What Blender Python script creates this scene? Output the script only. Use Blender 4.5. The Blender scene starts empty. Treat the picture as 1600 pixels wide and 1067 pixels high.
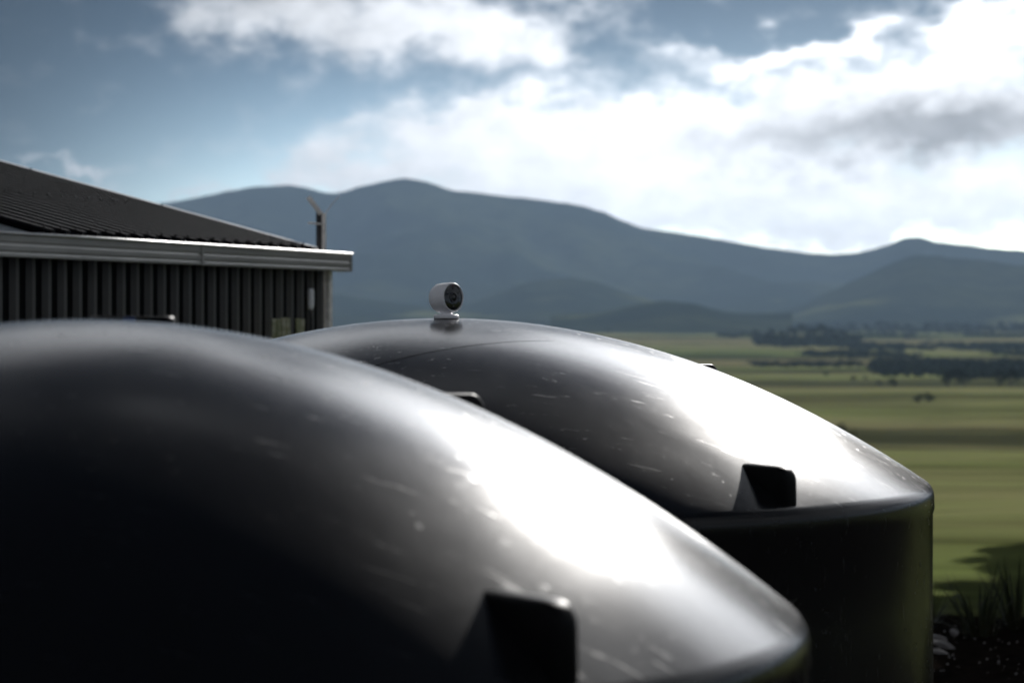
import bpy, bmesh, math, random
from mathutils import Vector, Matrix, noise
from math import radians as RAD, sin, cos, pi, sqrt

scene = bpy.context.scene
EYE = 2.75                      # eye height above the yard
FPX = 3778.0                    # focal length in photo pixels (85 mm on a 36 mm sensor)

# ------------------------------------------------------------------ camera
cam_data = bpy.data.cameras.new('camera')
cam = bpy.data.objects.new('camera', cam_data)
scene.collection.objects.link(cam)
cam.location = (0, 0, EYE)
cam.rotation_euler = (RAD(90), 0, 0)
cam_data.sensor_width = 36
cam_data.lens = 85
cam_data.shift_y = -0.0272
cam_data.clip_start = 0.1
cam_data.clip_end = 40000
cam_data.dof.use_dof = True
cam_data.dof.focus_distance = 8.9
cam_data.dof.aperture_fstop = 3.6
cam_data.dof.aperture_blades = 9
scene.camera = cam

# ------------------------------------------------------------------ light
SUN_AZ, SUN_EL = 18.5, 25.0     # degrees right of the view axis (+Y), above the horizon
sun_dir = Vector((sin(RAD(SUN_AZ)) * cos(RAD(SUN_EL)), cos(RAD(SUN_AZ)) * cos(RAD(SUN_EL)), sin(RAD(SUN_EL))))
sun_data = bpy.data.lights.new('sun', 'SUN')
sun_data.energy = 4.0
sun_data.angle = RAD(0.5)
sun_data.color = (1.0, 0.965, 0.92)
sun = bpy.data.objects.new('sun', sun_data)
scene.collection.objects.link(sun)
sun.rotation_euler = (-sun_dir).to_track_quat('-Z', 'Y').to_euler()

scene.view_settings.view_transform = 'Standard'
scene.view_settings.look = 'None'
scene.view_settings.gamma = 1.0
scene.view_settings.exposure = 0.4
scene.view_settings.use_curve_mapping = False
scene.cycles.volume_bounces = 0
scene.cycles.use_adaptive_sampling = True
scene.cycles.adaptive_threshold = 0.03
scene.cycles.max_bounces = 6
scene.cycles.sample_clamp_indirect = 4.0

# ------------------------------------------------------------------ node helper
class NT:
    def __init__(s, tree): s.t = tree; s.l = tree.links
    def n(s, typ, **kw):
        nd = s.t.nodes.new(typ)
        for k, v in kw.items(): setattr(nd, k, v)
        return nd
    def put(s, sock, v):
        if v is None: return
        if hasattr(v, 'links'): s.l.new(v, sock)
        else: sock.default_value = v
    def m(s, op, a, b=None, c=None, clamp=False):
        nd = s.n('ShaderNodeMath', operation=op, use_clamp=clamp)
        for i, v in enumerate((a, b, c)):
            if v is not None: s.put(nd.inputs[i], v)
        return nd.outputs[0]
    def vm(s, op, a, b=None):
        nd = s.n('ShaderNodeVectorMath', operation=op)
        s.put(nd.inputs[0], a)
        if b is not None: s.put(nd.inputs[1], b)
        return nd.outputs['Value'] if op in ('LENGTH', 'DOT_PRODUCT') else nd.outputs[0]
    def ss(s, x, a, b, lo=0.0, hi=1.0):
        nd = s.n('ShaderNodeMapRange', interpolation_type='SMOOTHSTEP')
        s.put(nd.inputs[0], x); s.put(nd.inputs[1], a); s.put(nd.inputs[2], b); s.put(nd.inputs[3], lo); s.put(nd.inputs[4], hi)
        return nd.outputs[0]
    def mix(s, fac, a, b):
        nd = s.n('ShaderNodeMix', data_type='RGBA')
        s.put(nd.inputs[0], fac); s.put(nd.inputs[6], a); s.put(nd.inputs[7], b)
        return nd.outputs[2]
    def noise(s, vec, scale, detail=4, rough=0.55, dist=0.0, dim='3D'):
        nd = s.n('ShaderNodeTexNoise', noise_dimensions=dim)
        s.put(nd.inputs['Vector'], vec); nd.inputs['Scale'].default_value = scale
        nd.inputs['Detail'].default_value = detail; nd.inputs['Roughness'].default_value = rough
        nd.inputs['Distortion'].default_value = dist
        return nd.outputs[0]
    def comb(s, x, y, z=0.0):
        nd = s.n('ShaderNodeCombineXYZ')
        for i, v in enumerate((x, y, z)): s.put(nd.inputs[i], v)
        return nd.outputs[0]

def rgb(r, g, b): return (r, g, b, 1.0)

# ------------------------------------------------------------------ sky
world = bpy.data.worlds.new('World')
scene.world = world
world.use_nodes = True
world.node_tree.nodes.clear()
W = NT(world.node_tree)
out = W.n('ShaderNodeOutputWorld'); bg = W.n('ShaderNodeBackground')
W.l.new(bg.outputs[0], out.inputs[0])
bg.inputs[1].default_value = 0.10
sky = W.n('ShaderNodeTexSky', sky_type='NISHITA', sun_disc=False)
sky.sun_elevation = RAD(SUN_EL); sky.sun_rotation = RAD(SUN_AZ)
sky.air_density = 1.0; sky.dust_density = 0.6; sky.ozone_density = 2.0
tc = W.n('ShaderNodeTexCoord')
sep = W.n('ShaderNodeSeparateXYZ'); W.l.new(tc.outputs['Generated'], sep.inputs[0])
dx, dy, dz = sep.outputs
az = W.m('MULTIPLY', W.m('ARCTAN2', dx, dy), 180 / pi)            # degrees
el = W.m('MULTIPLY', W.m('ARCSINE', dz), 180 / pi)
ang = W.m('MULTIPLY', W.m('ARCCOSINE', W.m('MINIMUM', W.vm('DOT_PRODUCT', tc.outputs['Generated'], tuple(sun_dir)), 0.99999)), 180 / pi)
# clouds live in (azimuth, elevation); billows distort the coordinates first
cv = W.comb(az, W.m('MULTIPLY', el, 1.5))
warp1 = W.noise(cv, 0.55, 3, 0.55, dim='2D')
warp2 = W.noise(W.vm('ADD', cv, (31.7, 11.3, 4.0)), 0.55, 3, 0.55, dim='2D')
azw = W.m('ADD', az, W.m('MULTIPLY', W.m('SUBTRACT', warp1, 0.5), 3.2))
elw = W.m('ADD', el, W.m('MULTIPLY', W.m('SUBTRACT', warp2, 0.5), 1.9))
fine = W.noise(cv, 0.9, 3, 0.5, dim='2D')
def blob(a0, e0, sa, se, w, tilt=0.0):
    u = W.m('SUBTRACT', azw, a0); v = W.m('SUBTRACT', elw, e0)
    if tilt: v = W.m('SUBTRACT', v, W.m('MULTIPLY', u, tilt))
    d = W.m('MULTIPLY_ADD', W.m('MULTIPLY', u, -1 / sa / sa), u, W.m('MULTIPLY', W.m('MULTIPLY', v, -1 / se / se), v))
    return W.m('MULTIPLY', W.m('EXPONENT', d), w)
def px(x, y): return (math.degrees(math.atan((x - 800) / FPX)), math.degrees(math.atan((490 - y) / FPX)))
def cloud(x, y, wx, wy, w, tilt=0.0):
    a0, e0 = px(x, y)
    return blob(a0, e0, wx / 66.0, wy / 66.0, w, tilt)
blobs = [
    cloud(640, 35, 270, 58, 1.05), cloud(390, 12, 90, 40, .6), cloud(820, 70, 90, 45, .5),
    cloud(1010, 200, 330, 62, 1.15), cloud(720, 195, 150, 36, .7), cloud(900, 300, 420, 75, 1.0), cloud(560, 265, 130, 30, .5),
    cloud(1230, 85, 150, 20, .95, 0.08), cloud(1345, 58, 40, 26, .7),
    cloud(1530, 52, 75, 52, 1.2), cloud(1430, 130, 210, 40, .8, 0.05), cloud(1480, 195, 230, 55, 1.1),
    cloud(1400, 330, 380, 62, 1.1),
    cloud(130, 271, 85, 7, .6), cloud(440, 288, 45, 8, .6), cloud(300, 300, 60, 8, .4),
]
den = blobs[0]
for b in blobs[1:]: den = W.m('ADD', den, b)
# the broken cloud goes on over the rest of the sky, closing towards the horizon, thinning overhead
field = W.noise(W.vm('ADD', W.comb(W.m('DIVIDE', dx, W.m('ADD', W.m('ABSOLUTE', dz), 0.14)), W.m('DIVIDE', dy, W.m('ADD', W.m('ABSOLUTE', dz), 0.14))), (3.1, 7.7, 0.0)), 1.1, 4, 0.58, 0.3, dim='2D')
inframe = W.m('MULTIPLY', W.ss(W.m('ABSOLUTE', W.m('ADD', az, 3.0)), 14.0, 26.0, 1.0, 0.0), W.ss(el, 6.8, 13.0, 1.0, 0.0))
thr = W.ss(el, 42.0, 62.0, 0.33, 0.66)
# the open blue on the left runs on past the frame
leftc = W.m('MULTIPLY', W.m('MULTIPLY', W.ss(az, -80.0, -50.0, 0.0, 1.0), W.ss(az, -14.0, -4.0, 1.0, 0.0)), W.ss(el, 8.0, 20.0, 1.0, 0.0))
thr = W.m('ADD', thr, W.m('MULTIPLY', leftc, 0.20))
fieldc = W.m('MULTIPLY', W.ss(W.m('SUBTRACT', field, thr), 0.0, 0.22, 0.0, 1.0), W.m('SUBTRACT', 1.0, inframe))
den = W.m('ADD', den, fieldc)
den = W.m('ADD', den, W.m('MULTIPLY', W.m('SUBTRACT', fine, 0.5), 0.75))
cover = W.ss(den, 0.04, 1.02)
# thick cores are grey underneath, thin rims towards the sun glow
grey = W.m('ADD', cloud(1460, 205, 240, 58, 1.1, 0.02), cloud(440, 5, 130, 30, .45))
grey = W.m('ADD', grey, W.m('MULTIPLY', cloud(1200, 235, 130, 35, 1.0), .30))
glow = W.m('EXPONENT', W.m('MULTIPLY', W.m('POWER', W.m('DIVIDE', ang, 11.5), 2.0), -1.0))
wide = W.m('EXPONENT', W.m('MULTIPLY', W.m('POWER', W.m('DIVIDE', ang, 25.0), 2.0), -1.0))
cb = W.m('ADD', W.m('MULTIPLY_ADD', wide, 17.0, 2.6), W.m('MULTIPLY', glow, 34.0))
cb = W.m('ADD', cb, W.m('MULTIPLY', cloud(1000, 250, 420, 170, 1.0), 2.5))
away = W.ss(ang, 34.0, 80.0, 1.0, 1.1)
cb = W.m('MULTIPLY', W.m('MULTIPLY', cb, away), W.m('SUBTRACT', 1.0, W.m('MULTIPLY', W.m('MINIMUM', grey, 1.0), .68)))
cb = W.m('MULTIPLY', cb, W.m('ADD', 0.76, W.m('MULTIPLY', fine, 0.46)))
ccol = W.vm('MULTIPLY', W.comb(cb, cb, cb), (0.95, 0.98, 1.03))
# clear sky: deeper with elevation and away from the sun
hl = W.m('SQRT', W.m('ADD', W.m('MULTIPLY', dx, dx), W.m('ADD', W.m('MULTIPLY', dy, dy), 1e-6)))
side = W.m('ADD', W.m('MULTIPLY', dx, sin(RAD(5))), W.m('MULTIPLY', dy, cos(RAD(5))))
side = W.m('MULTIPLY', W.m('ARCCOSINE', W.m('MAXIMUM', W.m('MINIMUM', W.m('DIVIDE', side, hl), 0.99999), -0.99999)), 180 / pi)
fall = W.m('MULTIPLY_ADD', W.m('MULTIPLY', W.m('EXPONENT', W.m('MULTIPLY', W.m('ABSOLUTE', el), -0.50)), 4.0), W.ss(side, 7.0, 19.5, 1.0, 0.02), 0.038)
fall = W.m('ADD', fall, W.m('MULTIPLY', glow, 0.4))
clear = W.vm('MULTIPLY', W.vm('MULTIPLY', sky.outputs[0], W.comb(fall, fall, fall)), (0.68, 0.92, 1.30))
col = W.mix(cover, clear, ccol)
W.l.new(col, bg.inputs[0])
world.cycles.sampling_method = 'MANUAL'
world.cycles.sample_map_resolution = 256

# ------------------------------------------------------------------ materials
MATS = {}
def mat(name, color, rough=0.6, spec=0.5, metal=0.0, var=0.0, vscale=5.0, bump=0.0, bscale=40.0, color2=None, coat=0.0):
    if name in MATS: return MATS[name]
    m = bpy.data.materials.new(name); m.use_nodes = True
    T = NT(m.node_tree); p = m.node_tree.nodes['Principled BSDF']
    p.inputs['Roughness'].default_value = rough; p.inputs['Metallic'].default_value = metal
    p.inputs['Specular IOR Level'].default_value = spec
    t = T.n('ShaderNodeTexCoord').outputs['Object']
    if var > 0 or color2:
        c2 = color2 or tuple(c * (1 - var) for c in color)
        T.l.new(T.mix(T.ss(T.noise(t, vscale, 6, 0.6), 0.32, 0.68), rgb(*color), rgb(*c2)), p.inputs['Base Color'])
    else: p.inputs['Base Color'].default_value = rgb(*color)
    if bump > 0:
        b = T.n('ShaderNodeBump'); b.inputs['Strength'].default_value = bump; b.inputs['Distance'].default_value = 0.01
        T.l.new(T.noise(t, bscale, 5, 0.6), b.inputs['Height']); T.l.new(b.outputs[0], p.inputs['Normal'])
    MATS[name] = m
    return m

def plastic():
    m = bpy.data.materials.new('black_polyethylene'); m.use_nodes = True
    T = NT(m.node_tree); p = m.node_tree.nodes['Principled BSDF']
    t = T.n('ShaderNodeTexCoord').outputs['Object']
    p.inputs['Base Color'].default_value = rgb(.006, .006, .0068)
    p.inputs['IOR'].default_value = 1.5; p.inputs['Specular IOR Level'].default_value = 0.30
    # moulded skin: broad soft ripples, fine grain, a few scuffs and dried drops that scatter light
    streak = T.noise(T.vm('MULTIPLY', t, (3.0, 22.0, 3.0)), 2.2, 6, 0.65, 0.4)
    scuff = T.ss(streak, 0.590, 0.74)
    drops = T.ss(T.noise(t, 30.0, 4, 0.6), 0.600, 0.74)
    patch = T.ss(T.noise(t, 2.3, 3, 0.5), 0.46, 0.60)
    drops = T.m('MULTIPLY', drops, patch)
    r = T.m('ADD', T.m('ADD', 0.190, T.m('MULTIPLY', T.ss(T.noise(T.vm('MULTIPLY', t, (1.0, 1.0, .5)), 3.6, 6, 0.62, .5), .2, .8), 0.045)), T.m('MULTIPLY', T.m('MAXIMUM', T.m('MULTIPLY', scuff, .8), drops), 0.22))
    T.l.new(r, p.inputs['Roughness'])
    b1 = T.n('ShaderNodeBump'); b1.inputs['Strength'].default_value = 0.22; b1.inputs['Distance'].default_value = 0.006
    T.l.new(T.noise(t, 3.2, 2, 0.45), b1.inputs['Height'])
    b2 = T.n('ShaderNodeBump'); b2.inputs['Strength'].default_value = 0.10; b2.inputs['Distance'].default_value = 0.0008
    T.l.new(T.noise(t, 120, 4, 0.6), b2.inputs['Height']); T.l.new(b1.outputs[0], b2.inputs['Normal'])
    T.l.new(b2.outputs[0], p.inputs['Normal'])
    return m
M_TANK = plastic()
M_LUG = mat('black_lug_plastic', (.003, .003, .0035), 0.42, 0.08, bump=.1, bscale=60)
M_SEAM = mat('seam_dark_plastic', (.004, .004, .004), 0.6, 0.2)
M_WHITE = mat('white_camera_shell', (.86, .85, .88), 0.42, 0.5, var=.05, vscale=30)
M_GLASS = mat('dark_camera_glass', (.006, .008, .010), 0.06, 0.6)
M_LENS = mat('lens_ring', (.06, .06, .065), 0.2, 0.5)
M_STEEL = mat('dark_roof_steel', (.004, .004, .005), 1.0, 0.0, var=.35, vscale=2.0)
M_RRIB = mat('roof_rib_steel', (.006, .006, .007), 0.5, 0.03, var=.3, vscale=2.0)
M_WALL = mat('dark_wall_steel', (.003, .003, .0035), 0.7, 0.05, var=.35, vscale=1.2)
M_RIB = mat('lit_wall_rib_steel', (.085, .083, .080), 0.5, 0.4, var=.25, vscale=1.5)  # paler than the wall: the ribs' lit strips are put into the colour
M_GUT = mat('grey_gutter_steel', (.34, .335, .32), 0.38, 0.5, var=.16, vscale=3.0)
M_FLASH = mat('pale_flashing_steel', (.70, .70, .70), 0.35, 0.5, metal=.35, var=.2, vscale=3.0)
M_POST = mat('black_post_paint', (.012, .012, .014), 0.5, 0.4)
M_PALE = mat('weathered_timber_and_lit_side', (.92, .89, .86), 0.7, 0.3, var=.3, vscale=14)
M_PALING = mat('mossy_paling_timber', (.42, .41, .31), 0.85, 0.2, color2=(.22, .24, .14), vscale=16, bump=.4, bscale=60)
M_PVC = mat('white_fitting_plastic', (.82, .83, .88), 0.45, 0.5, var=.06, vscale=20)
M_CABLE = mat('black_cable_rubber', (.012, .012, .012), 0.6, 0.3)
M_BLUE = mat('blue_strap', (.01, .04, .16), 0.5, 0.4)
M_STONE = mat('pale_stone', (.24, .225, .215), 0.85, 0.3, var=.4, vscale=12, bump=.5, bscale=30)
M_SOIL = mat('dark_bark_soil', (.012, .009, .007), 1.0, 0.0, var=.6, vscale=9, bump=1.0, bscale=40)
M_FLAX = mat('flax_leaf', (.018, .026, .009), 0.6, 0.15, color2=(.032, .028, .012), vscale=3)
M_LEAF = mat('tree_leaf', (.040, .054, .024), 1.0, 0.0, color2=(.026, .040, .018), vscale=.5)
M_PINE = mat('pine_leaf', (.022, .034, .022), 1.0, 0.0, color2=(.014, .024, .016), vscale=.3)
M_BARK = mat('bark', (.09, .07, .05), 0.9, 0.1, var=.4, vscale=6)
M_CONC = mat('pad_concrete', (.12, .115, .11), 0.9, 0.2, var=.25, vscale=3)

def pasture():
    m = bpy.data.materials.new('pasture'); m.use_nodes = True
    T = NT(m.node_tree); p = m.node_tree.nodes['Principled BSDF']
    p.inputs['Roughness'].default_value = 1.0; p.inputs['Specular IOR Level'].default_value = 0.0
    g = T.n('ShaderNodeNewGeometry').outputs['Position']
    xy = T.vm('MULTIPLY', g, (0.36, 1.0, 0.0))
    big = T.noise(xy, 0.0045, 5, 0.6, 0.6)
    mid = T.noise(xy, 0.016, 6, 0.65, 0.8)
    sml = T.noise(xy, 0.16, 5, 0.65)
    c = T.mix(T.ss(big, 0.40, 0.60), rgb(.135, .172, .055), rgb(.190, .175, .090))
    c = T.mix(T.m('MULTIPLY', T.ss(mid, 0.47, 0.64), .75), c, rgb(.045, .042, .020))
    c = T.mix(T.m('MULTIPLY', T.ss(sml, 0.48, 0.70), .55), c, rgb(.028, .036, .012))
    scrub = T.ss(T.noise(T.vm('ADD', xy, (500., 90., 0.)), 0.0062, 6, 0.62, 0.8), 0.50, 0.60)
    c = T.mix(T.m('MULTIPLY', scrub, .75), c, rgb(.016, .021, .011))
    T.l.new(c, p.inputs['Base Color'])
    return m
M_PAST = pasture()

def hillmat():
    m = bpy.data.materials.new('hill_cover'); m.use_nodes = True
    T = NT(m.node_tree); p = m.node_tree.nodes['Principled BSDF']
    p.inputs['Roughness'].default_value = 1.0; p.inputs['Specular IOR Level'].default_value = 0.0
    g = T.n('ShaderNodeNewGeometry').outputs['Position']
    s = T.n('ShaderNodeSeparateXYZ'); T.l.new(g, s.inputs[0])
    f = T.noise(g, 0.0035, 6, 0.6); f2 = T.noise(g, 0.02, 5, 0.6)
    c = T.mix(T.ss(f, 0.42, 0.62), rgb(.012, .020, .014), rgb(.040, .050, .026))
    c = T.mix(T.m('MULTIPLY', T.ss(f2, .35, .65), .7), c, rgb(.012, .018, .012))
    low = T.m('MULTIPLY', T.ss(s.outputs[2], 5.0, 60.0, 1.0, 0.0), T.ss(T.noise(T.vm('ADD', g, (900., 0., 0.)), 0.0042, 4, 0.55), 0.57, 0.68))
    c = T.mix(low, c, rgb(.095, .105, .045))
    T.l.new(c, p.inputs['Base Color'])
    return m
M_HILL = hillmat()

# ------------------------------------------------------------------ mesh helper
class MB:
    def __init__(s): s.v = []; s.f = []; s.smooth = False
    def add(s, vs, fs):
        o = len(s.v); s.v += [tuple(v) for v in vs]; s.f += [tuple(i + o for i in f) for f in fs]; return s
    def box(s, lo, hi):
        x0, y0, z0 = lo; x1, y1, z1 = hi
        return s.add([(x0,y0,z0),(x1,y0,z0),(x1,y1,z0),(x0,y1,z0),(x0,y0,z1),(x1,y0,z1),(x1,y1,z1),(x0,y1,z1)],
                     [(0,3,2,1),(4,5,6,7),(0,1,5,4),(1,2,6,5),(2,3,7,6),(3,0,4,7)])
    def prism(s, prof, a, b, fn):
        """prof: list of 2-D points (closed, ccw); fn(p, q, t) -> 3-D; extruded from t=a to t=b"""
        n = len(prof)
        return s.add([fn(p, q, a) for p, q in prof] + [fn(p, q, b) for p, q in prof],
                     [(i, (i + 1) % n, n + (i + 1) % n, n + i) for i in range(n)] + [tuple(range(n - 1, -1, -1)), tuple(range(n, 2 * n))])
    def tube(s, pts, rad, n=8):
        pts = [Vector(p) for p in pts]; rads = rad if isinstance(rad, (list, tuple)) else [rad] * len(pts)
        o = []
        for i, p in enumerate(pts):
            d = (pts[min(i + 1, len(pts) - 1)] - pts[max(i - 1, 0)]).normalized()
            u = d.orthogonal().normalized() if abs(d.z) > .95 else Vector((-d.y, d.x, 0)).normalized()
            w = d.cross(u)
            o += [p + (u * cos(2 * pi * k / n) + w * sin(2 * pi * k / n)) * rads[i] for k in range(n)]
        fs = [(i * n + k, i * n + (k + 1) % n, (i + 1) * n + (k + 1) % n, (i + 1) * n + k) for i in range(len(pts) - 1) for k in range(n)]
        fs += [tuple(range(n - 1, -1, -1)), tuple(range((len(pts) - 1) * n, len(pts) * n))]
        return s.add(o, fs)
    def lathe(s, prof, n=32, M=None):
        """prof: (r, z) pairs from top to bottom, closed at r=0 ends"""
        vs = []; rows = []
        for r, z in prof:
            if r < 1e-6: rows.append([len(vs)]); vs.append(Vector((0, 0, z)))
            else:
                rows.append(list(range(len(vs), len(vs) + n)))
                vs += [Vector((r * cos(2 * pi * k / n), r * sin(2 * pi * k / n), z)) for k in range(n)]
        fs = []
        for a, b in zip(rows, rows[1:]):
            for k in range(n):
                k2 = (k + 1) % n
                if len(a) == 1 and len(b) == 1: continue
                if len(a) == 1: fs.append((a[0], b[k], b[k2]))
                elif len(b) == 1: fs.append((a[k], b[0], a[k2]))
                else: fs.append((a[k], b[k], b[k2], a[k2]))
        if M: vs = [M @ v for v in vs]
        return s.add(vs, fs)
    def mesh(s, name, material, bevel=0.0, smooth=False, seg=2):
        me = bpy.data.meshes.new(name); me.from_pydata(s.v, [], s.f); me.update()
        bm = bmesh.new(); bm.from_mesh(me)
        bmesh.ops.recalc_face_normals(bm, faces=bm.faces)
        if bevel: bmesh.ops.bevel(bm, geom=[e for e in bm.edges if len(e.link_faces) == 2 and e.calc_face_angle() > .5], offset=bevel, segments=seg, affect='EDGES', profile=.5)
        bm.to_mesh(me); bm.free()
        me.materials.append(material)
        if smooth:
            for p in me.polygons: p.use_smooth = True
        return me
    def build(s, name, material, parent=None, bevel=0.0, smooth=False, seg=2, sharp=None):
        o = bpy.data.objects.new(name, s.mesh(name, material, bevel, smooth, seg))
        scene.collection.objects.link(o)
        if sharp: o.data.set_sharp_from_angle(angle=RAD(sharp))
        if parent: o.parent = parent
        return o

def empty(name, loc, rz=0.0):
    o = bpy.data.objects.new(name, None); scene.collection.objects.link(o)
    o.location = loc; o.rotation_euler.z = rz; o.empty_display_size = 0.2
    return o
def tag(o, label=None, cat=None, group=None, kind=None):
    if label: o['label'] = label
    if cat: o['category'] = cat
    if group: o['group'] = group
    if kind: o['kind'] = kind
    return o
def child(name, mesh, parent, loc=(0, 0, 0), rot=(0, 0, 0), scale=(1, 1, 1)):
    o = bpy.data.objects.new(name, mesh); scene.collection.objects.link(o)
    o.parent = parent; o.location = loc; o.rotation_euler = rot; o.scale = scale
    return o
def lerp(tab, x):
    if x <= tab[0][0]: return tab[0][1]
    for (a, b), (c, d) in zip(tab, tab[1:]):
        if x <= c:
            t = (x - a) / (c - a); return b + (d - b) * t
    return tab[-1][1]
def fbm(x, y, s=0.0, o=4): return noise.fractal(Vector((x, y, s)), 1.0, 2.0, o)

# ------------------------------------------------------------------ terrain
FALL = [(0, 0), (19, 0), (23, -.15), (30, -1.0), (45, -2.6), (80, -4.6), (150, -8.2), (260, -11.5), (420, -14.2), (650, -16.6), (1300, -18.0), (2200, -16.5), (3200, -14.0), (4500, -8), (8000, -8)]
def ground_z(x, y):
    r = sqrt(x * x + y * y)
    if y < 0: r = r * max(0.15, 1 + y / max(r, .001))      # the rise goes on flat behind the camera
    if x < 0 and r < 400: r = r * (1 - .55 * min(1, -x / max(r, 1)))
    k = min(1, max(0, (r - 30) / 200))
    return lerp(FALL, r) + k * fbm(x * .004, y * .004, 3) * 1.3 + min(1, max(0, (r - 24) / 40)) * fbm(x * .05, y * .05, 8) * .25
azs = [a * .25 for a in range(-80, 81)] + list(range(22, 180, 6)) + list(range(-178, -20, 6))
azs = sorted(set(azs))
radii = [0.0] ; r = 2.0
while r < 7800: radii.append(r); r *= 1.055
g = MB(); na = len(azs)
vs = [(0, 0, 0)]
for r in radii[1:]:
    for a in azs:
        x, y = r * sin(RAD(a)), r * cos(RAD(a)); vs.append((x, y, ground_z(x, y)))
fs = [(0, 1 + k, 1 + (k + 1) % na) for k in range(na)]
for i in range(len(radii) - 2):
    o = 1 + i * na
    fs += [(o + k, o + na + k, o + na + (k + 1) % na, o + (k + 1) % na) for k in range(na)]
g.add(vs, fs)
ground = tag(g.build('ground', M_PAST, smooth=True), kind='structure')

RIDGE = [(-5200, 300), (-3600, 262), (-2200, 300), (-1200, 285), (-600, 322), (-200, 330), (100, 326), (265, 318), (300, 312), (350, 303), (400, 294), (450, 290), (480, 294), (510, 303), (530, 303), (560, 294), (600, 283), (635, 278), (670, 285), (705, 298), (750, 303), (800, 308), (850, 313), (900, 320), (940, 331), (970, 345), (1000, 356), (1050, 363), (1100, 370), (1150, 380), (1200, 388), (1250, 395), (1300, 399), (1340, 398), (1380, 388), (1410, 375), (1432, 371), (1460, 378), (1500, 384), (1550, 390), (1600, 394), (1750, 398), (2100, 350), (2800, 372), (4000, 330), (5600, 380)]
def smooth_ridge(x): return lerp(RIDGE, x) - 1.5 * abs(fbm(x * .03, 2, 6)) - 1.0 * fbm(x * .11, 5, 9)
def hill_range(name, x0, x1, dx, top, r0, r1, r2, seed, base=-16.0, nr=80, spur=.75):
    """a range whose crest stands at distance r1; top(x) = its skyline as a height above the valley eye line (tangent units)"""
    b = MB(); cols = []; x = x0
    while x <= x1: cols.append(x); x += dx
    vs = []
    for j in range(nr + 1):
        t = j / nr
        for x in cols:
            a = math.atan((x - 800) / FPX)
            r = r0 + (r1 - r0) * t * 1.0 if t <= 1 else r1
            rr = r0 + (r2 - r0) * t
            u = (rr - r0) / (r1 - r0)
            zt = EYE + top(x) * r1 / cos(a) * cos(a)
            wx, wy = rr * sin(a), rr * cos(a)
            if u <= 1:
                s = u * u * (3 - 2 * u); s = .55 * s + .45 * u ** 1.3
                sp = noise.ridged_multi_fractal(Vector((wx * .0019 + seed, wy * .0007, seed)), 1.0, 2.0, 4, 1.0, 2.0) * .5
                sp = min(1.2, max(0, sp))
                s *= 1 - spur * (1 - sp) * min(1, 4 * (1 - u) * min(1, u * 3 + .1))
            else: s = max(0, 1 - ((u - 1) * 1.6) ** 1.5)
            z = base + (zt - base) * s
            z += fbm(wx * .006, wy * .006, seed + 5, 3) * 7.0 * min(1, u * 3) * (1 if u < .9 else .3)
            vs.append((wx, wy, z))
    n = len(cols)
    b.add(vs, [(j * n + k, j * n + k + 1, (j + 1) * n + k + 1, (j + 1) * n + k) for j in range(nr) for k in range(n - 1)])
    return tag(b.build(name, M_HILL, smooth=True), kind='structure')
hill_range('hills', -5200, 5600, 12, lambda x: (490 - smooth_ridge(x)) / FPX, 3300, 5200, 7200, 3.0)
def bump_top(c, w, h, yb=497):
    return lambda x: max(0.0, (490 - yb) + h * math.exp(-((x - c) / w) ** 2) + 2.5 * fbm(x * .02, c * .1, 2)) / FPX
hill_range('hills', 1180, 3400, 8, lambda x: (490 - (lerp([(1180, 497), (1250, 478), (1330, 440), (1390, 412), (1432, 398), (1480, 402), (1600, 416), (1800, 430), (2400, 400), (3400, 470)], x) + 3 * fbm(x * .02, 1, 1))) / FPX, 2900, 3700, 4600, 11.0, nr=30, spur=.25)
hill_range('hills', 600, 1240, 8, bump_top(880, 150, 62), 2900, 3500, 4200, 17.0, nr=26, spur=.25)
hill_range('hills', 860, 1240, 6, bump_top(1040, 95, 25, 496), 2300, 2600, 2950, 23.0, nr=22, spur=.1, base=-17)
hill_range('hills', -2200, 760, 14, bump_top(250, 330, 60, 490), 2700, 3300, 4000, 29.0, nr=26, spur=.3)

# ------------------------------------------------------------------ tanks
class Dome:
    def __init__(s, R, A, ztop): s.R, s.A, s.ztop = R, A, ztop
    def z(s, rho): return s.ztop - s.A * rho * rho
    def profile(s):
        R = s.R; re = R - .022; pr = [(0, s.ztop)]
        for i in range(1, 57):
            q = re * i / 56; pr.append((q, s.z(q)))
        # shoulder: a tight turn from the dome slope to the upright wall
        sl = 2 * s.A * re
        p0 = Vector((re, s.z(re))); p1 = Vector((R, s.z(re) - sl * .022)); p2 = Vector((R, s.z(re) - sl * .022 - .030))
        for i in range(1, 17):
            t = i / 16; p = p0 * (1 - t) ** 2 + p1 * 2 * t * (1 - t) + p2 * t * t; pr.append((p.x, p.y))
        z = pr[-1][1]
        pr += [(R + .001, z - .03), (R - .004, z - .045), (R - .005, z - .30), (R, z - .9), (R + .004, .25), (R + .008, .06), (R, .045), (0, .045)]
        return pr
FAR = Dome(1.525, .2222, EYE - .0145); NEAR = Dome(1.345, .305, EYE - .011)
def dome_z(rho): return FAR.z(rho)
def lug(tank, phi, r_in, r_out, zt, depth, thick):
    """a moulded lifting lug: a slab standing radially on the dome, flat on top, its outer corner rounded"""
    c = .040
    prof = [(r_in, zt), (r_out - c, zt - .003)]
    for i in range(1, 7):
        a = pi / 2 * (1 - i / 6); prof.append((r_out - c + c * cos(a), zt - .003 - c + c * sin(a)))
    prof += [(r_out + .002, zt - depth), (r_in, zt - depth)]
    prof = prof[::-1]
    cp, sp = cos(RAD(phi)), sin(RAD(phi))
    b = MB().prism(prof, -thick / 2, thick / 2, lambda p, q, t: (p * cp - t * sp, p * sp + t * cp, q))
    return b.build('lifting_lug', M_LUG, tank, bevel=.010, smooth=True, sharp=50)
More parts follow.
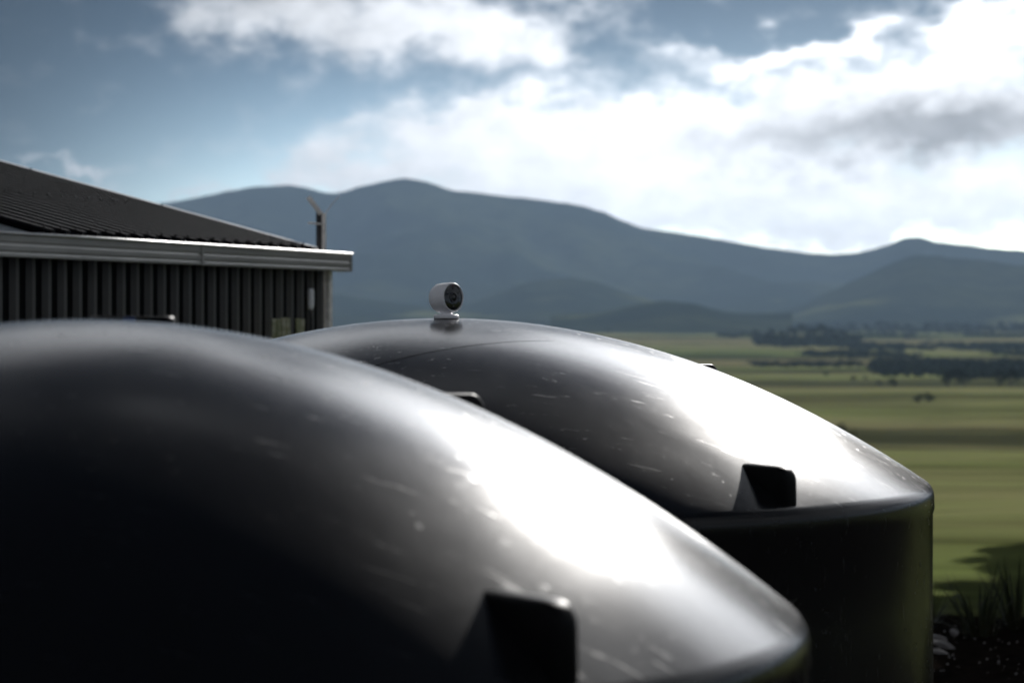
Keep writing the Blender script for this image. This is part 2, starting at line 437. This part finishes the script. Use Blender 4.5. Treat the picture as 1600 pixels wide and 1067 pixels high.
def tank(dome, loc, label, lugs):
    t = empty('water_tank', loc)
    MB().lathe(dome.profile(), 192).build('body', M_TANK, t, smooth=True, sharp=60)
    for a in lugs: lug(t, *a)
    return tag(t, label, 'water tank', 'black water tanks in the yard')
T_FAR = (-.215, 7.63, 0); T_NEAR = (-.80, 4.5, 0)
ft = tank(FAR, T_FAR, 'further black domed water tank with the small white camera standing on its top',
          [(-50.0, 1.33, 1.50, EYE - .408, .16, .05), (40.5, .86, 1.205, EYE - .171, .20, .06), (130, 1.33, 1.50, EYE - .408, .16, .05)])
nt = tank(NEAR, T_NEAR, 'nearest black domed water tank filling the lower left',
          [(-48.0, 1.13, 1.318, EYE - .415, .16, .05), (43.5, .66, 1.0, EYE - .166, .20, .06), (135, 1.13, 1.318, EYE - .415, .16, .05)])
# mould seam curving over the far dome
sm = MB(); pts = []; rads = []
for i in range(33):
    t = i / 32; X = -.40 + .74 * t; Y = -.88 + .41 * t + .04 * t * t
    pts.append((X, Y, dome_z(sqrt(X * X + Y * Y)) + .0002)); rads.append(.0002 + .0010 * max(0, 1 - t))
sm.tube(pts, rads, 5).build('mould_seam', M_SEAM, ft, smooth=True)
# low filler hatch on the back of the near dome
hx, hy = -.016, .70
hz = EYE - .005
nk = MB(); 
def rrect(w, d, c, n=4):
    o = []
    for sx, sy, a0 in ((1, 1, 0), (-1, 1, 90), (-1, -1, 180), (1, -1, 270)):
        for i in range(n + 1):
            a = RAD(a0 + 90 * i / n); o.append((sx * (w / 2 - c) + c * cos(a), sy * (d / 2 - c) + c * sin(a)))
    return o
h = empty('filler_hatch', (hx, hy, 0), RAD(8)); h.parent = nt
MB().prism(rrect(.145, .20, .03), NEAR.z(.9) - .03, hz - .028, lambda p, q, t: (p, q, t)).build('collar', M_LUG, h)
MB().prism(rrect(.18, .24, .035), hz - .034, hz, lambda p, q, t: (p, q, t)).build('lid', M_LUG, h, bevel=.008, smooth=True, sharp=50)
MB().box((-.018, -.126, hz - .040), (.008, -.1205, hz - .003)).build('strap', M_BLUE, h, bevel=.001)
# concrete pad the tanks stand on
pad = MB().prism([(-3.2, 2.6), (2.2, 2.6), (2.2, 10.0), (-3.2, 10.0)], -.12, .045, lambda p, q, t: (p, q, t)).build('tank_pad', M_CONC, bevel=.01)
tag(pad, kind='structure')
yv = []; YN = 80  # dark ground sheet added out of view to darken the tank walls' reflections
for j in range(YN + 1):
    for i in range(YN + 1):
        x = -34 + 82 * i / YN; y = -60 + 76 * j / YN; yv.append((x, y, ground_z(x, y) + .012 + .05 * min(1, max(0, (sqrt(x * x + y * y) - 17) / 6))))
tag(MB().add(yv, [(j * (YN + 1) + i, j * (YN + 1) + i + 1, (j + 1) * (YN + 1) + i + 1, (j + 1) * (YN + 1) + i) for j in range(YN) for i in range(YN)]).build('yard', mat('added_dark_gravel', (.030, .028, .027), 1.0, 0.0, var=.5, vscale=14)), kind='structure')

# ------------------------------------------------------------------ security camera on the far tank
CX, CY = -.205, 7.55
cz = dome_z(abs(CY - 7.63)) - .001
sc = empty('security_camera', (CX, CY, cz))
tag(sc, 'small white round security camera on a disc foot on the far tank top', 'camera')
MB().lathe([(0, .0145), (.034, .0145), (.039, .012), (.0405, .008), (.0395, .003), (.037, 0), (0, 0)], 40).build('foot', M_WHITE, sc, smooth=True, sharp=60)
MB().lathe([(0, .0015), (.0385, .0015), (.0385, -.006), (0, -.006)], 40).build('foot_gasket', M_CABLE, sc)
MB().lathe([(0, .034), (.013, .034), (.013, .026), (.019, .017), (.024, .0135), (0, .0135)], 28).build('neck', M_WHITE, sc, smooth=True)
yaw = RAD(46)                               # turned to the viewer's right, a little up
ax = Vector((sin(yaw), -cos(yaw), .05)).normalized()
bm_c = Vector((-.001, 0, .066))
B = Matrix.Translation(bm_c) @ ax.to_track_quat('Z', 'Y').to_matrix().to_4x4()
L2 = .033
body = MB().lathe([(0, -L2 - .008), (.022, -L2 - .0078), (.034, -L2 - .0065), (.041, -L2 - .002), (.0448, -L2 + .006), (.0463, -L2 + .018), (.0466, 0), (.0462, L2 - .006), (.0455, L2 - .001), (.0440, L2 + .001), (.0415, L2 + .0005), (.0408, L2 - .004), (0, L2 - .004)][::-1], 56, B).build('shell', M_WHITE, sc, smooth=True, sharp=60)
MB().lathe([(0, L2 - .0005), (.020, L2 - .0008), (.034, L2 - .002), (.0407, L2 - .0034), (.0407, L2 - .008), (0, L2 - .008)], 48, B).build('front_glass', M_GLASS, sc, smooth=True, sharp=50)
lens = MB().lathe([(.0155, L2 + .0006), (.0150, L2 + .0024), (.0125, L2 + .0026), (.0112, L2 + .0010), (.0112, L2 - .003), (.0155, L2 - .003), (.0155, L2 + .0006)], 36, B).build('lens_ring', M_LENS, sc, smooth=True)
MB().lathe([(0, L2 + .0022), (.006, L2 + .0016), (.0110, L2 + .0003), (.0110, L2 - .002), (0, L2 - .002)], 28, B).build('lens', M_GLASS, lens, smooth=True)
for k in range(6):
    a = RAD(60 * k + 30); M2 = B @ Matrix.Translation((.028 * cos(a), .028 * sin(a), 0))
    MB().lathe([(0, L2 + .0002), (.0032, L2 - .0002), (.0032, L2 - .003), (0, L2 - .003)], 12, M2).build('led', M_LENS, sc, smooth=True)
M2 = B @ Matrix.Translation((0, .0355, 0))
MB().lathe([(0, L2 + .0004), (.0022, L2), (.0022, L2 - .004), (0, L2 - .004)], 12, M2).build('sensor', mat('sensor_red_plastic', (.16, .02, .06), .3), sc, smooth=True)

# ------------------------------------------------------------------ shed
SA = math.atan2(1.68, 5.0)
E_ = Vector((sin(SA), cos(SA), 0))           # along the eave, away from the camera
N_ = Vector((-cos(SA), sin(SA), 0))          # in from the eave, towards the ridge
S0 = Vector((-1.26, 18.9, 0))                # far end of the gutter
GT = EYE + .472                              # gutter top
def SP(s, t, z): return S0 - E_ * s + N_ * t + Vector((0, 0, z))
shed = empty('metal_shed', SP(0.15, .15, 0))
tag(shed, 'dark ribbed steel shed with grey gutter at the left', 'shed')
def loc(v): return v - shed.location
def sprism(name, prof, s0, s1, m, parent=shed, bevel=0.0, **k):
    """prof in (t, z); extruded along the eave"""
    return MB().prism(prof, s0, s1, lambda t, z, s: loc(SP(s, t, z))).build(name, m, parent, bevel=bevel, **k)
S_END = 6.6; S_ROOF = 4.64; DEPTH = 6.0; PITCH = .262
tm = DEPTH / 2 + .16
def roof_z(t): return GT + .012 + PITCH * (t - .10) if t <= DEPTH / 2 + .16 else GT + .012 + PITCH * (DEPTH + .22 - t)
# walls
def wallbox(name, s0, s1, t0, t1, z0, z1, m): return MB().prism([(t0, z0), (t1, z0), (t1, z1), (t0, z1)], s0, s1, lambda t, z, s: loc(SP(s, t, z))).build(name, m, shed)
front = wallbox('front_wall', .155, S_END, .160, .20, -.1, GT - .10, M_WALL)
wallbox('end_wall', .155, .195, .2, DEPTH + .16, -.1, GT - .10, M_WALL)
MB().prism([(.162, GT - .098), (DEPTH + .2, GT - .098), (DEPTH + .2, GT - .058), (.162, GT - .058)], .12, .532, lambda t, z, s: loc(SP(s, t, z))).build('wall_capping', M_STEEL, shed)
wallbox('near_end_wall', S_END - .04, S_END, .2, DEPTH + .16, -.1, GT - .10, M_WALL)
wallbox('back_wall', .155, S_END, DEPTH + .12, DEPTH + .16, -.1, GT - .10, M_WALL)
gp = [(.20, GT - .03), (DEPTH + .12, GT - .03), (DEPTH / 2 + .16, GT + PITCH * DEPTH / 2 - .03)]
MB().prism([(.20, GT - .08), (DEPTH + .12, GT - .08), (tm, roof_z(tm) - .012), (.20, roof_z(.20) - .010)], .535, .575, lambda t, z, s: loc(SP(s, t, z))).build('gable', M_WALL, shed)
MB().prism([(.088, GT - .06), (DEPTH + .2, GT - .06), (tm, roof_z(tm) - .012), (.088, roof_z(.088) - .010)], S_ROOF - .06, S_ROOF - .02, lambda t, z, s: loc(SP(s, t, z))).build('gable', mat('sky_toned_gable_panel', (.62, .66, .70), .6), shed)  # the sky gap under the roof edge is painted as this panel's colour
MB().prism([(.13, GT - .1), (DEPTH + .2, GT - .1), (DEPTH + .2, GT - .06), (.13, GT - .06)], S_ROOF - .02, S_END, lambda t, z, s: loc(SP(s, t, z))).build('lean_to_roof', M_STEEL, shed)
# trapezoid wall ribs
rib_pr = [(-.040, 0), (-.020, -.034), (.020, -.034), (.040, 0)]
rm = MB().prism([(p, q) for p, q in rib_pr], -.1, GT - .115, lambda p, q, z: tuple(-E_ * p + N_ * q + Vector((0, 0, z)))).mesh('wall_rib', M_RIB)
s = .26
while s < S_END:
    child('wall_rib', rm, front, loc(SP(s, .160, 0))); s += .192
# corner flashing
sprism('corner_flashing', [(.118, -.1), (.158, -.1), (.158, GT - .115), (.118, GT - .115)], .085, .150, M_PALE, bevel=.003)
# gutter: stepped box profile
gh = .142
gprof = [(0.0, GT), (-.012, GT), (-.012, GT - .012), (-.003, GT - .018), (-.003, GT - .052), (.003, GT - .058), (.003, GT - .068), (-.004, GT - .078), (-.004, GT - .104), (.003, GT - .110), (.003, GT - .118), (-.003, GT - .126), (-.003, GT - gh),
         (.12, GT - gh), (.12, GT - .012), (.114, GT - .012), (.114, GT - gh + .006), (.012, GT - gh + .006), (.012, GT - .012), (0, GT - .008)]
gut = MB().prism(gprof[::-1], 0, S_END + .2, lambda t, z, s: loc(SP(s, t, z))).build('gutter', M_GUT, shed)
MB().tube([loc(SP(-.003, -.012, GT - .005)), loc(SP(S_END + .2, -.012, GT - .005))], .0095, 12).build('gutter_lip', M_FLASH, gut, smooth=True)
sprism('end_cap', [(-.009, GT + .004), (.122, GT + .004), (.122, GT - gh - .003), (-.009, GT - gh - .003)], -.010, -.002, M_GUT, gut)
sprism('joint_sleeve', [(-.008, GT - .015), (-.002, GT - .015), (-.002, GT - gh - .003), (-.008, GT - gh - .003)], 2.62, 2.66, M_GUT, gut)
sprism('fascia', [(.122, GT - .115), (.158, GT - .115), (.158, GT - .03), (.122, GT - .03)], .02, S_END, M_WALL)
# roof sheets and their ribs
rf = sprism('roof', [(.085, roof_z(.085)), (tm, roof_z(tm)), (tm, roof_z(tm) - .004), (.085, roof_z(.085) - .006)][::-1], .53, S_ROOF, M_STEEL)
sprism('back_roof', [(tm, roof_z(tm)), (DEPTH + .3, roof_z(DEPTH + .3)), (DEPTH + .3, roof_z(DEPTH + .3) - .006), (tm, roof_z(tm) - .004)][::-1], .53, S_ROOF, M_STEEL)
sprism('ridge_cap', [(tm - .2, roof_z(tm - .2) + .034), (tm, roof_z(tm) + .034), (tm + .2, roof_z(tm + .2) + .034), (tm + .2, roof_z(tm + .2) + .028), (tm, roof_z(tm) + .028), (tm - .2, roof_z(tm - .2) + .028)][::-1], .50, S_ROOF + .02, M_FLASH)
Lr = tm - .085
rv = Vector((0, 0, PITCH)) + N_
rp = [(-.034, -.001), (.034, -.001), (.024, .030), (-.024, .030)]
rrm = MB().prism(rp, 0, Lr, lambda p, q, t: tuple(E_ * p + Vector((0, 0, q)) + rv * t)).mesh('roof_rib', M_RRIB)
scm = MB().lathe([(0, .012), (.008, .010), (.010, 0), (0, 0)], 8).mesh('screw', M_LUG)
s = .60; ns = 0
while s < S_ROOF - .03:
    rb = child('roof_rib', rrm, rf, loc(SP(s, .085, roof_z(.085))))
    for tt in (.06, 1.25, 2.4): child('screw', scm, rb, tuple(rv * tt + Vector((0, 0, .029))))
    s += .196; ns += 1
bp = [(-.030, .030), (.035, .030), (.035, .024), (-.024, .024), (-.024, -.10), (-.030, -.10)]
MB().prism(bp, -.02, Lr + .02, lambda p, q, t: loc(SP(.525, .085, roof_z(.085)) + -E_ * p + Vector((0, 0, q)) + rv * t)).build('barge_flashing', M_FLASH, shed)
bp2 = [(-.030, .030), (.035, .030), (.035, .024), (-.024, .024), (-.024, -.012), (-.030, -.012)]
MB().prism([(-p, q) for p, q in bp2][::-1], -.02, Lr + .02, lambda p, q, t: loc(SP(S_ROOF, .085, roof_z(.085)) + -E_ * p + Vector((0, 0, q)) + rv * t)).build('barge_flashing', M_STEEL, shed)

# ------------------------------------------------------------------ pole beside the shed corner
pw = SP(.06, .235, 0)
pole = empty('corner_pole', pw, RAD(-20))
tag(pole, 'dark square pole with a pale slanted stick rising behind the gutter end', 'pole')
PH = EYE + (490 - 332) / FPX * 18.9
MB().box((-.024, -.024, -.1), (.022, .024, PH)).build('mast', M_POST, pole, bevel=.003)
MB().box((.0225, -.018, -.1), (.044, .020, PH - .01)).build('lit_side_strip', M_PALE, pole, bevel=.002)  # the pole's sunlit right side, put in as a pale strip
MB().tube([(.02, -.03, PH - .012), (-.085, -.03, PH + .118)], .020, 8).build('slanted_stick', M_PALE, pole)
MB().tube([(-.085, -.036, PH - .082), (.055, -.036, PH - .094)], .007, 8).build('crossbar', M_PALE, pole)
MB().tube([(.04, 0, PH - .02), (.075, 0, PH + .03), (.11, 0, PH + .075), (.165, 0, PH + .125)], .003, 6).build('wire', M_PALE, pole)

# ------------------------------------------------------------------ fitting and palings at the shed wall
fx = SP(.52, .116, 0)
lf = empty('wall_fitting', fx, -SA); tag(lf, 'white rounded plastic fitting on the dark ribbed wall near the shed corner', 'wall fitting')
zf = EYE + (490 - 467) / FPX * 18.3
MB().lathe([(0, .080), (.016, .078), (.024, .070), (.026, .055), (.026, -.045), (.021, -.065), (.015, -.078), (0, -.080)], 24, Matrix.Translation((0, 0, zf))).build('housing', M_PVC, lf, smooth=True)
MB().tube([(0, 0, zf - .075), (.004, .005, zf - .16), (-.006, .01, zf - .4), (0, .01, zf - .8)], .009, 8).build('cable', M_CABLE, lf, smooth=True)
MB().box((-.012, .01, zf - .03), (.012, .045, zf + .03)).build('bracket', M_CABLE, lf)
random.seed(4)
def palings(x_mid, n, w, dist, ytop, label, fan):
    X = (x_mid - 800) / FPX * dist
    p = empty('paling_panel', (X, dist, 0), -SA + RAD(60)); tag(p, label, 'palings', 'weathered palings beside the shed')
    zt = EYE + (490 - ytop) / FPX * dist
    for i in range(n):
        x = (i - (n - 1) / 2) * (w + .006)
        l = fan * (i - (n - 1) / 2)
        dz = random.uniform(-.006, .004)
        MB().prism([(-w / 2, 0), (w / 2, 0), (w / 2, .018), (-w / 2, .018)], -.05, zt + dz, lambda a, b, z: (a + x + l * (z - zt), b + random.uniform(0, .0005), z)).build('paling', M_PALING, p)
    for z in (.5, zt - .5): MB().box((-n * w / 2, .019, z), (n * w / 2, .06, z + .07)).build('rail', M_PALING, p)
palings(440, 4, .034, 17.2, 497, 'wider bundle of mossy grey palings standing against the shed wall', -.03)
palings(470, 2, .034, 17.4, 498, 'narrow pair of mossy grey palings nearest the shed corner', .10)

# ------------------------------------------------------------------ garden at the lower right
def sword_leaf(h, w, bend):
    b = MB(); vs = []; n = 7
    for i in range(n):
        t = i / (n - 1); ww = w * (1 - t) ** .6 * (.55 + .45 * min(1, t * 4)); y = bend * t * t
        z = h * (t - .12 * bend * t * t)
        vs += [(-ww / 2, y, z), (0, y - ww * .18, z), (ww / 2, y, z)]
    fs = []
    for i in range(n - 1):
        a = i * 3; fs += [(a, a + 1, a + 4, a + 3), (a + 1, a + 2, a + 5, a + 4)]
    b.add(vs, fs)
    return b.mesh('leaf', M_FLAX, smooth=True)
LEAVES = [sword_leaf(.95, .045, .12), sword_leaf(.80, .05, .3), sword_leaf(.70, .042, .5), sword_leaf(.9, .04, .05)]
def flax(x, y, sc_, label, seed, n=46):
    random.seed(seed)
    f = empty('flax_bush', (x, y, ground_z(x, y) - .03)); tag(f, label, 'flax bush', 'flax bushes in the garden bed')
    for i in range(n):
        a = random.uniform(0, 2 * pi); tilt = random.uniform(.03, .62) * random.uniform(.4, 1)
        rr = random.uniform(0, .16) * sc_
        m = random.choice(LEAVES); k = sc_ * random.uniform(.7, 1.1)
        child('leaf', m, f, (rr * cos(a), rr * sin(a), 0), (-tilt, 0, a - pi / 2), (k, k, k))
    return f
flax(3.98, 20.6, .76, 'spiky dark flax bush at the right edge beside the far tank', 1)
flax(4.45, 21.3, .84, 'taller spiky flax bush cut off by the right edge of the picture', 2)
flax(3.72, 21.8, .56, 'small spiky flax bush closest to the far tank wall', 3, 30)
bed = MB(); vs = []; NB = 40
random.seed(9)
for j in range(NB + 1):
    for i in range(NB + 1):
        x = 2.6 + 5.4 * i / NB; y = 16.5 + 7.0 * j / NB
        e = min(i, j, NB - i, NB - j) / NB * 8
        vs.append((x, y, ground_z(x, y) + .01 + min(1, e) * .05 + .03 * random.random() * min(1, e)))
bed.add(vs, [(j * (NB + 1) + i, j * (NB + 1) + i + 1, (j + 1) * (NB + 1) + i + 1, (j + 1) * (NB + 1) + i) for j in range(NB) for i in range(NB)])
tag(bed.build('garden_bed', M_SOIL), kind='structure')
def stone_mesh(seed, sx, sy, sz):
    bm = bmesh.new(); bmesh.ops.create_icosphere(bm, subdivisions=2, radius=1)
    for v in bm.verts:
        k = 1 + .28 * noise.noise(v.co * 1.4 + Vector((seed * 7.1, 0, 0)))
        v.co = Vector((v.co.x * sx * k, v.co.y * sy * k, v.co.z * sz * k))
    me = bpy.data.meshes.new('stone'); bm.to_mesh(me); bm.free(); me.materials.append(M_STONE); return me
for i, (pxx, pyy, l, rz, lab) in enumerate([
        (1468, 998, .085, -.5, 'long pale stone at the top of the heap beside the far tank'),
        (1474, 1008, .10, -.35, 'longest pale stone in the middle of the heap beside the far tank'),
        (1470, 1021, .075, -.45, 'short pale stone lowest in the heap beside the far tank'),
        (1491, 989, .045, -1.0, 'small pale stone lying alone above the heap under the flax')]):
    Y = EYE / (pyy - 490) * FPX * .975
    o = bpy.data.objects.new('garden_stone', stone_mesh(i, l, .035, .028)); scene.collection.objects.link(o)
    X = (pxx - 800) / FPX * Y; o.location = (X, Y, .075); o.rotation_euler = (.1, .25, rz)
    tag(o, lab, 'stone', 'pale stones in the garden bed')
gr = MB(); random.seed(12)
for i in range(170):
    x = random.uniform(2.9, 5.2); y = random.uniform(17.2, 21.2); q = random.uniform(.004, .013)
    z = .075
    gr.add([(x + q, y, z), (x - q * .7, y + q, z), (x - q, y - q * .8, z), (x, y, z + q * 1.3), (x + .2 * q, y - q, z + .3 * q)], [(0, 1, 3), (1, 2, 3), (2, 4, 3), (4, 0, 3), (0, 4, 2, 1)])
tag(gr.build('gravel', M_STONE), 'small pale pebbles scattered over the dark garden soil', 'gravel', kind='stuff')

# ------------------------------------------------------------------ trees and scrub in the valley
def crown_mesh(seed, h, w, conic, leaves, m, z0, nc=26):
    random.seed(seed); b = MB()
    clumps = []
    for i in range(nc):
        t = random.random() ** .8; a = random.uniform(0, 2 * pi)
        rad = w / 2 * ((1 - t * .9) if conic else sqrt(max(.06, 1 - (2 * t - .9) ** 2))) * random.uniform(.35, 1)
        clumps.append(Vector((rad * cos(a), rad * sin(a), z0 + (h - z0) * t)))
    for c in clumps:
        cr = w * random.uniform(.10, .19)
        for k in range(leaves):
            d = Vector((random.gauss(0, 1), random.gauss(0, 1), random.gauss(0, .8))); d.normalize()
            p = c + d * cr * random.uniform(.4, 1.1)
            u = Vector((random.gauss(0, 1), random.gauss(0, 1), random.gauss(0, 1))).normalized() * w * .045
            v = u.orthogonal().normalized() * w * .03
            b.add([p - u, p + v, p + u, p - v], [(0, 1, 2, 3)])
    return b.mesh('crown', m)
def trunk_mesh(h, r, seed):
    random.seed(seed); b = MB()
    b.tube([(0, 0, -.6), (.04 * r, 0, h * .3), (-.1 * r, .1 * r, h * .62), (0, 0, h * .9)], [r, r * .75, r * .45, r * .12], 7)
    for k in range(5):
        a = random.uniform(0, 2 * pi); z = h * random.uniform(.35, .7)
        b.tube([(0, 0, z), (h * .16 * cos(a), h * .16 * sin(a), z + h * .14)], [r * .35, r * .1], 5)
    return b.mesh('trunk', M_BARK)
KINDS = {
    'round': [(crown_mesh(100 + i, 5.0, 5.2, False, 26, M_LEAF, 1.0), trunk_mesh(5.0, .2, i)) for i in range(3)],
    'pine': [(crown_mesh(200 + i, 15, 8.5, True, 30, M_PINE, 2.0), trunk_mesh(15, .35, i)) for i in range(3)],
    'bush': [(crown_mesh(300 + i, 2.2, 3.4, False, 22, M_LEAF, .15), trunk_mesh(2.0, .08, i)) for i in range(2)],
}
def tree(name, kind, x, ybase, r, k, label, cat, group, seed):
    random.seed(seed); cm, tm_ = random.choice(KINDS[kind])
    X = (x - 800) / FPX * r; Y = r
    t = empty(name, (X, Y, ground_z(X, Y)), random.uniform(0, 6.28)); t.scale = (k * random.uniform(.9, 1.15), k * random.uniform(.9, 1.15), k)
    child('crown', cm, t); child('trunk', tm_, t)
    return tag(t, label, cat, group)
NTH = ['leftmost', 'second from left', 'third from left', 'fourth from left', 'fifth from left', 'sixth from left', 'seventh from left', 'eighth from left', 'rightmost']
def nth(lst, i):
    order = sorted(range(len(lst)), key=lambda k: lst[k][0]); r = order.index(i)
    return 'rightmost' if r == len(lst) - 1 else NTH[r]
random.seed(77)
grove = [(1180, 1750, .75), (1205, 1800, .8), (1236, 1640, 1.0), (1252, 1690, 1.15), (1268, 1620, 1.05), (1284, 1680, 1.2), (1300, 1640, 1.0), (1316, 1720, .8), (1222, 1600, .8)]
for i, (x, r, k) in enumerate(grove):
    tree('grove_tree', 'round', x, 0, r, k * 2.0, nth(grove, i) + ' dark tree in the grove on the valley floor below the hills', 'tree', 'trees of the valley grove', 500 + i)
for i in range(26):
    x = 1335 + i * 12 + random.uniform(-7, 7)
    tree('shelterbelt_tree', 'round', x, 0, 2350 + random.uniform(-60, 60), random.uniform(1.3, 2.2), 'dark tree in the long shelterbelt below the right hill', 'tree', 'shelterbelt below the right hill', 600 + i)
row = [(1482, 620, .8), (1495, 640, .9), (1508, 620, .6), (1562, 630, .8), (1580, 640, .85)]
for i, (x, r, k) in enumerate(row):
    tree('field_tree', 'round', x, 0, r, k, nth(row, i) + ' dark round tree in the row at the right of the pasture', 'tree', 'tree row at the right of the pasture', 700 + i)
bushes = [(1394, 640, .75), (1374, 650, .45), (1334, 720, .5), (1352, 730, .4), (1436, 470, .55), (1450, 475, .6), (1290, 800, .5)]
for i, (x, r, k) in enumerate(bushes):
    tree('field_bush', 'bush', x, 0, r, k * 1.2, nth(bushes, i) + ' low dark bush on the open sunlit pasture', 'bush', 'bushes scattered over the pasture', 800 + i)
tree('field_bush', 'bush', 1312, 0, 250, 0.95, 'dark bush showing just past the far dome edge', 'bush', None, 901)
# tall trees added unseen, just right of the view, to shade the bed and slope
BIG = [(crown_mesh(400 + i, 13.0, 4.6, False, 110, M_PINE, 0.5, 110), trunk_mesh(12.0, .3, i)) for i in range(2)]
for i in range(10):
    Y = 29 * 1.125 ** i; k = 1.0 + .04 * i; X = .2125 * Y + 3.35 * k
    kz = (.95 if Y < 38 else .95 + .75 * min(1, (Y - 38) / 20))
    t = empty('added_shade_tree', (X, Y, ground_z(X, Y) - .2), i * 1.3); t.scale = (k, k, kz)
    child('crown', BIG[i % 2][0], t); child('trunk', BIG[i % 2][1], t)
    tag(t, ['nearest', 'second', 'third', 'fourth', 'fifth', 'sixth', 'seventh', 'eighth', 'ninth', 'furthest'][i] + ' tall narrow evergreen of the added shade row beyond the right edge', 'tree', 'added row of shade trees out of view')
# scrub bands that read as one mass
sb = MB(); random.seed(21)
def scrub_at(X, Y, q):
    z = ground_z(X, Y)
    for k in range(5):
        c = Vector((X + random.gauss(0, q), Y + random.gauss(0, q), z + random.uniform(.1, .8) * q))
        vs = [c + Vector((random.gauss(0, 1), random.gauss(0, 1), random.gauss(0, .7))).normalized() * q * random.uniform(.5, 1.0) for _ in range(6)]
        sb.add(vs, [(0, 1, 2), (0, 2, 3), (3, 4, 5), (1, 4, 5), (0, 3, 5), (1, 2, 4), (2, 3, 4), (0, 1, 5)])
STRIPS = [(2950, 650, 1750, 70, 5.5, 420), (2500, 900, 1750, 60, 3.5, 500), (2050, 1120, 1750, 40, 2.8, 420), (1600, 1190, 1330, 50, 4.0, 260), (1450, 1330, 1750, 40, 2.4, 500), (1180, 1250, 1750, 45, 1.7, 600), (960, 1150, 1420, 14, 1.2, 260), (900, 1370, 1750, 50, 1.8, 900), (800, 1480, 1750, 30, 1.6, 500)]
for r0, x0, x1, dr, q, n in STRIPS:
    for i in range(n):
        r = random.gauss(r0, dr); x = random.uniform(x0, x1); X = (x - 800) / FPX * r
        if fbm(X * .02, r0 * .13, 4) < -.22: continue
        scrub_at(X, r, q * random.uniform(.55, 1.15))
tag(sb.build('scrub', M_LEAF), 'dark scrub bands running across the valley floor', 'scrub', kind='stuff')

# ------------------------------------------------------------------ haze over the valley
hz_ = MB().box((-8200, -8200, -40), (8200, 8200, 335))
hm = bpy.data.materials.new('haze_air'); hm.use_nodes = True
hm.node_tree.nodes.clear()
ho = hm.node_tree.nodes.new('ShaderNodeOutputMaterial'); hv = hm.node_tree.nodes.new('ShaderNodeVolumePrincipled')
hv.inputs['Color'].default_value = rgb(.50, .72, 1.0); hv.inputs['Density'].default_value = 0.74e-4; hv.inputs['Anisotropy'].default_value = 0.1
hm.node_tree.links.new(hv.outputs[0], ho.inputs['Volume'])
tag(hz_.build('haze', hm), 'pale valley haze', 'haze', kind='stuff')
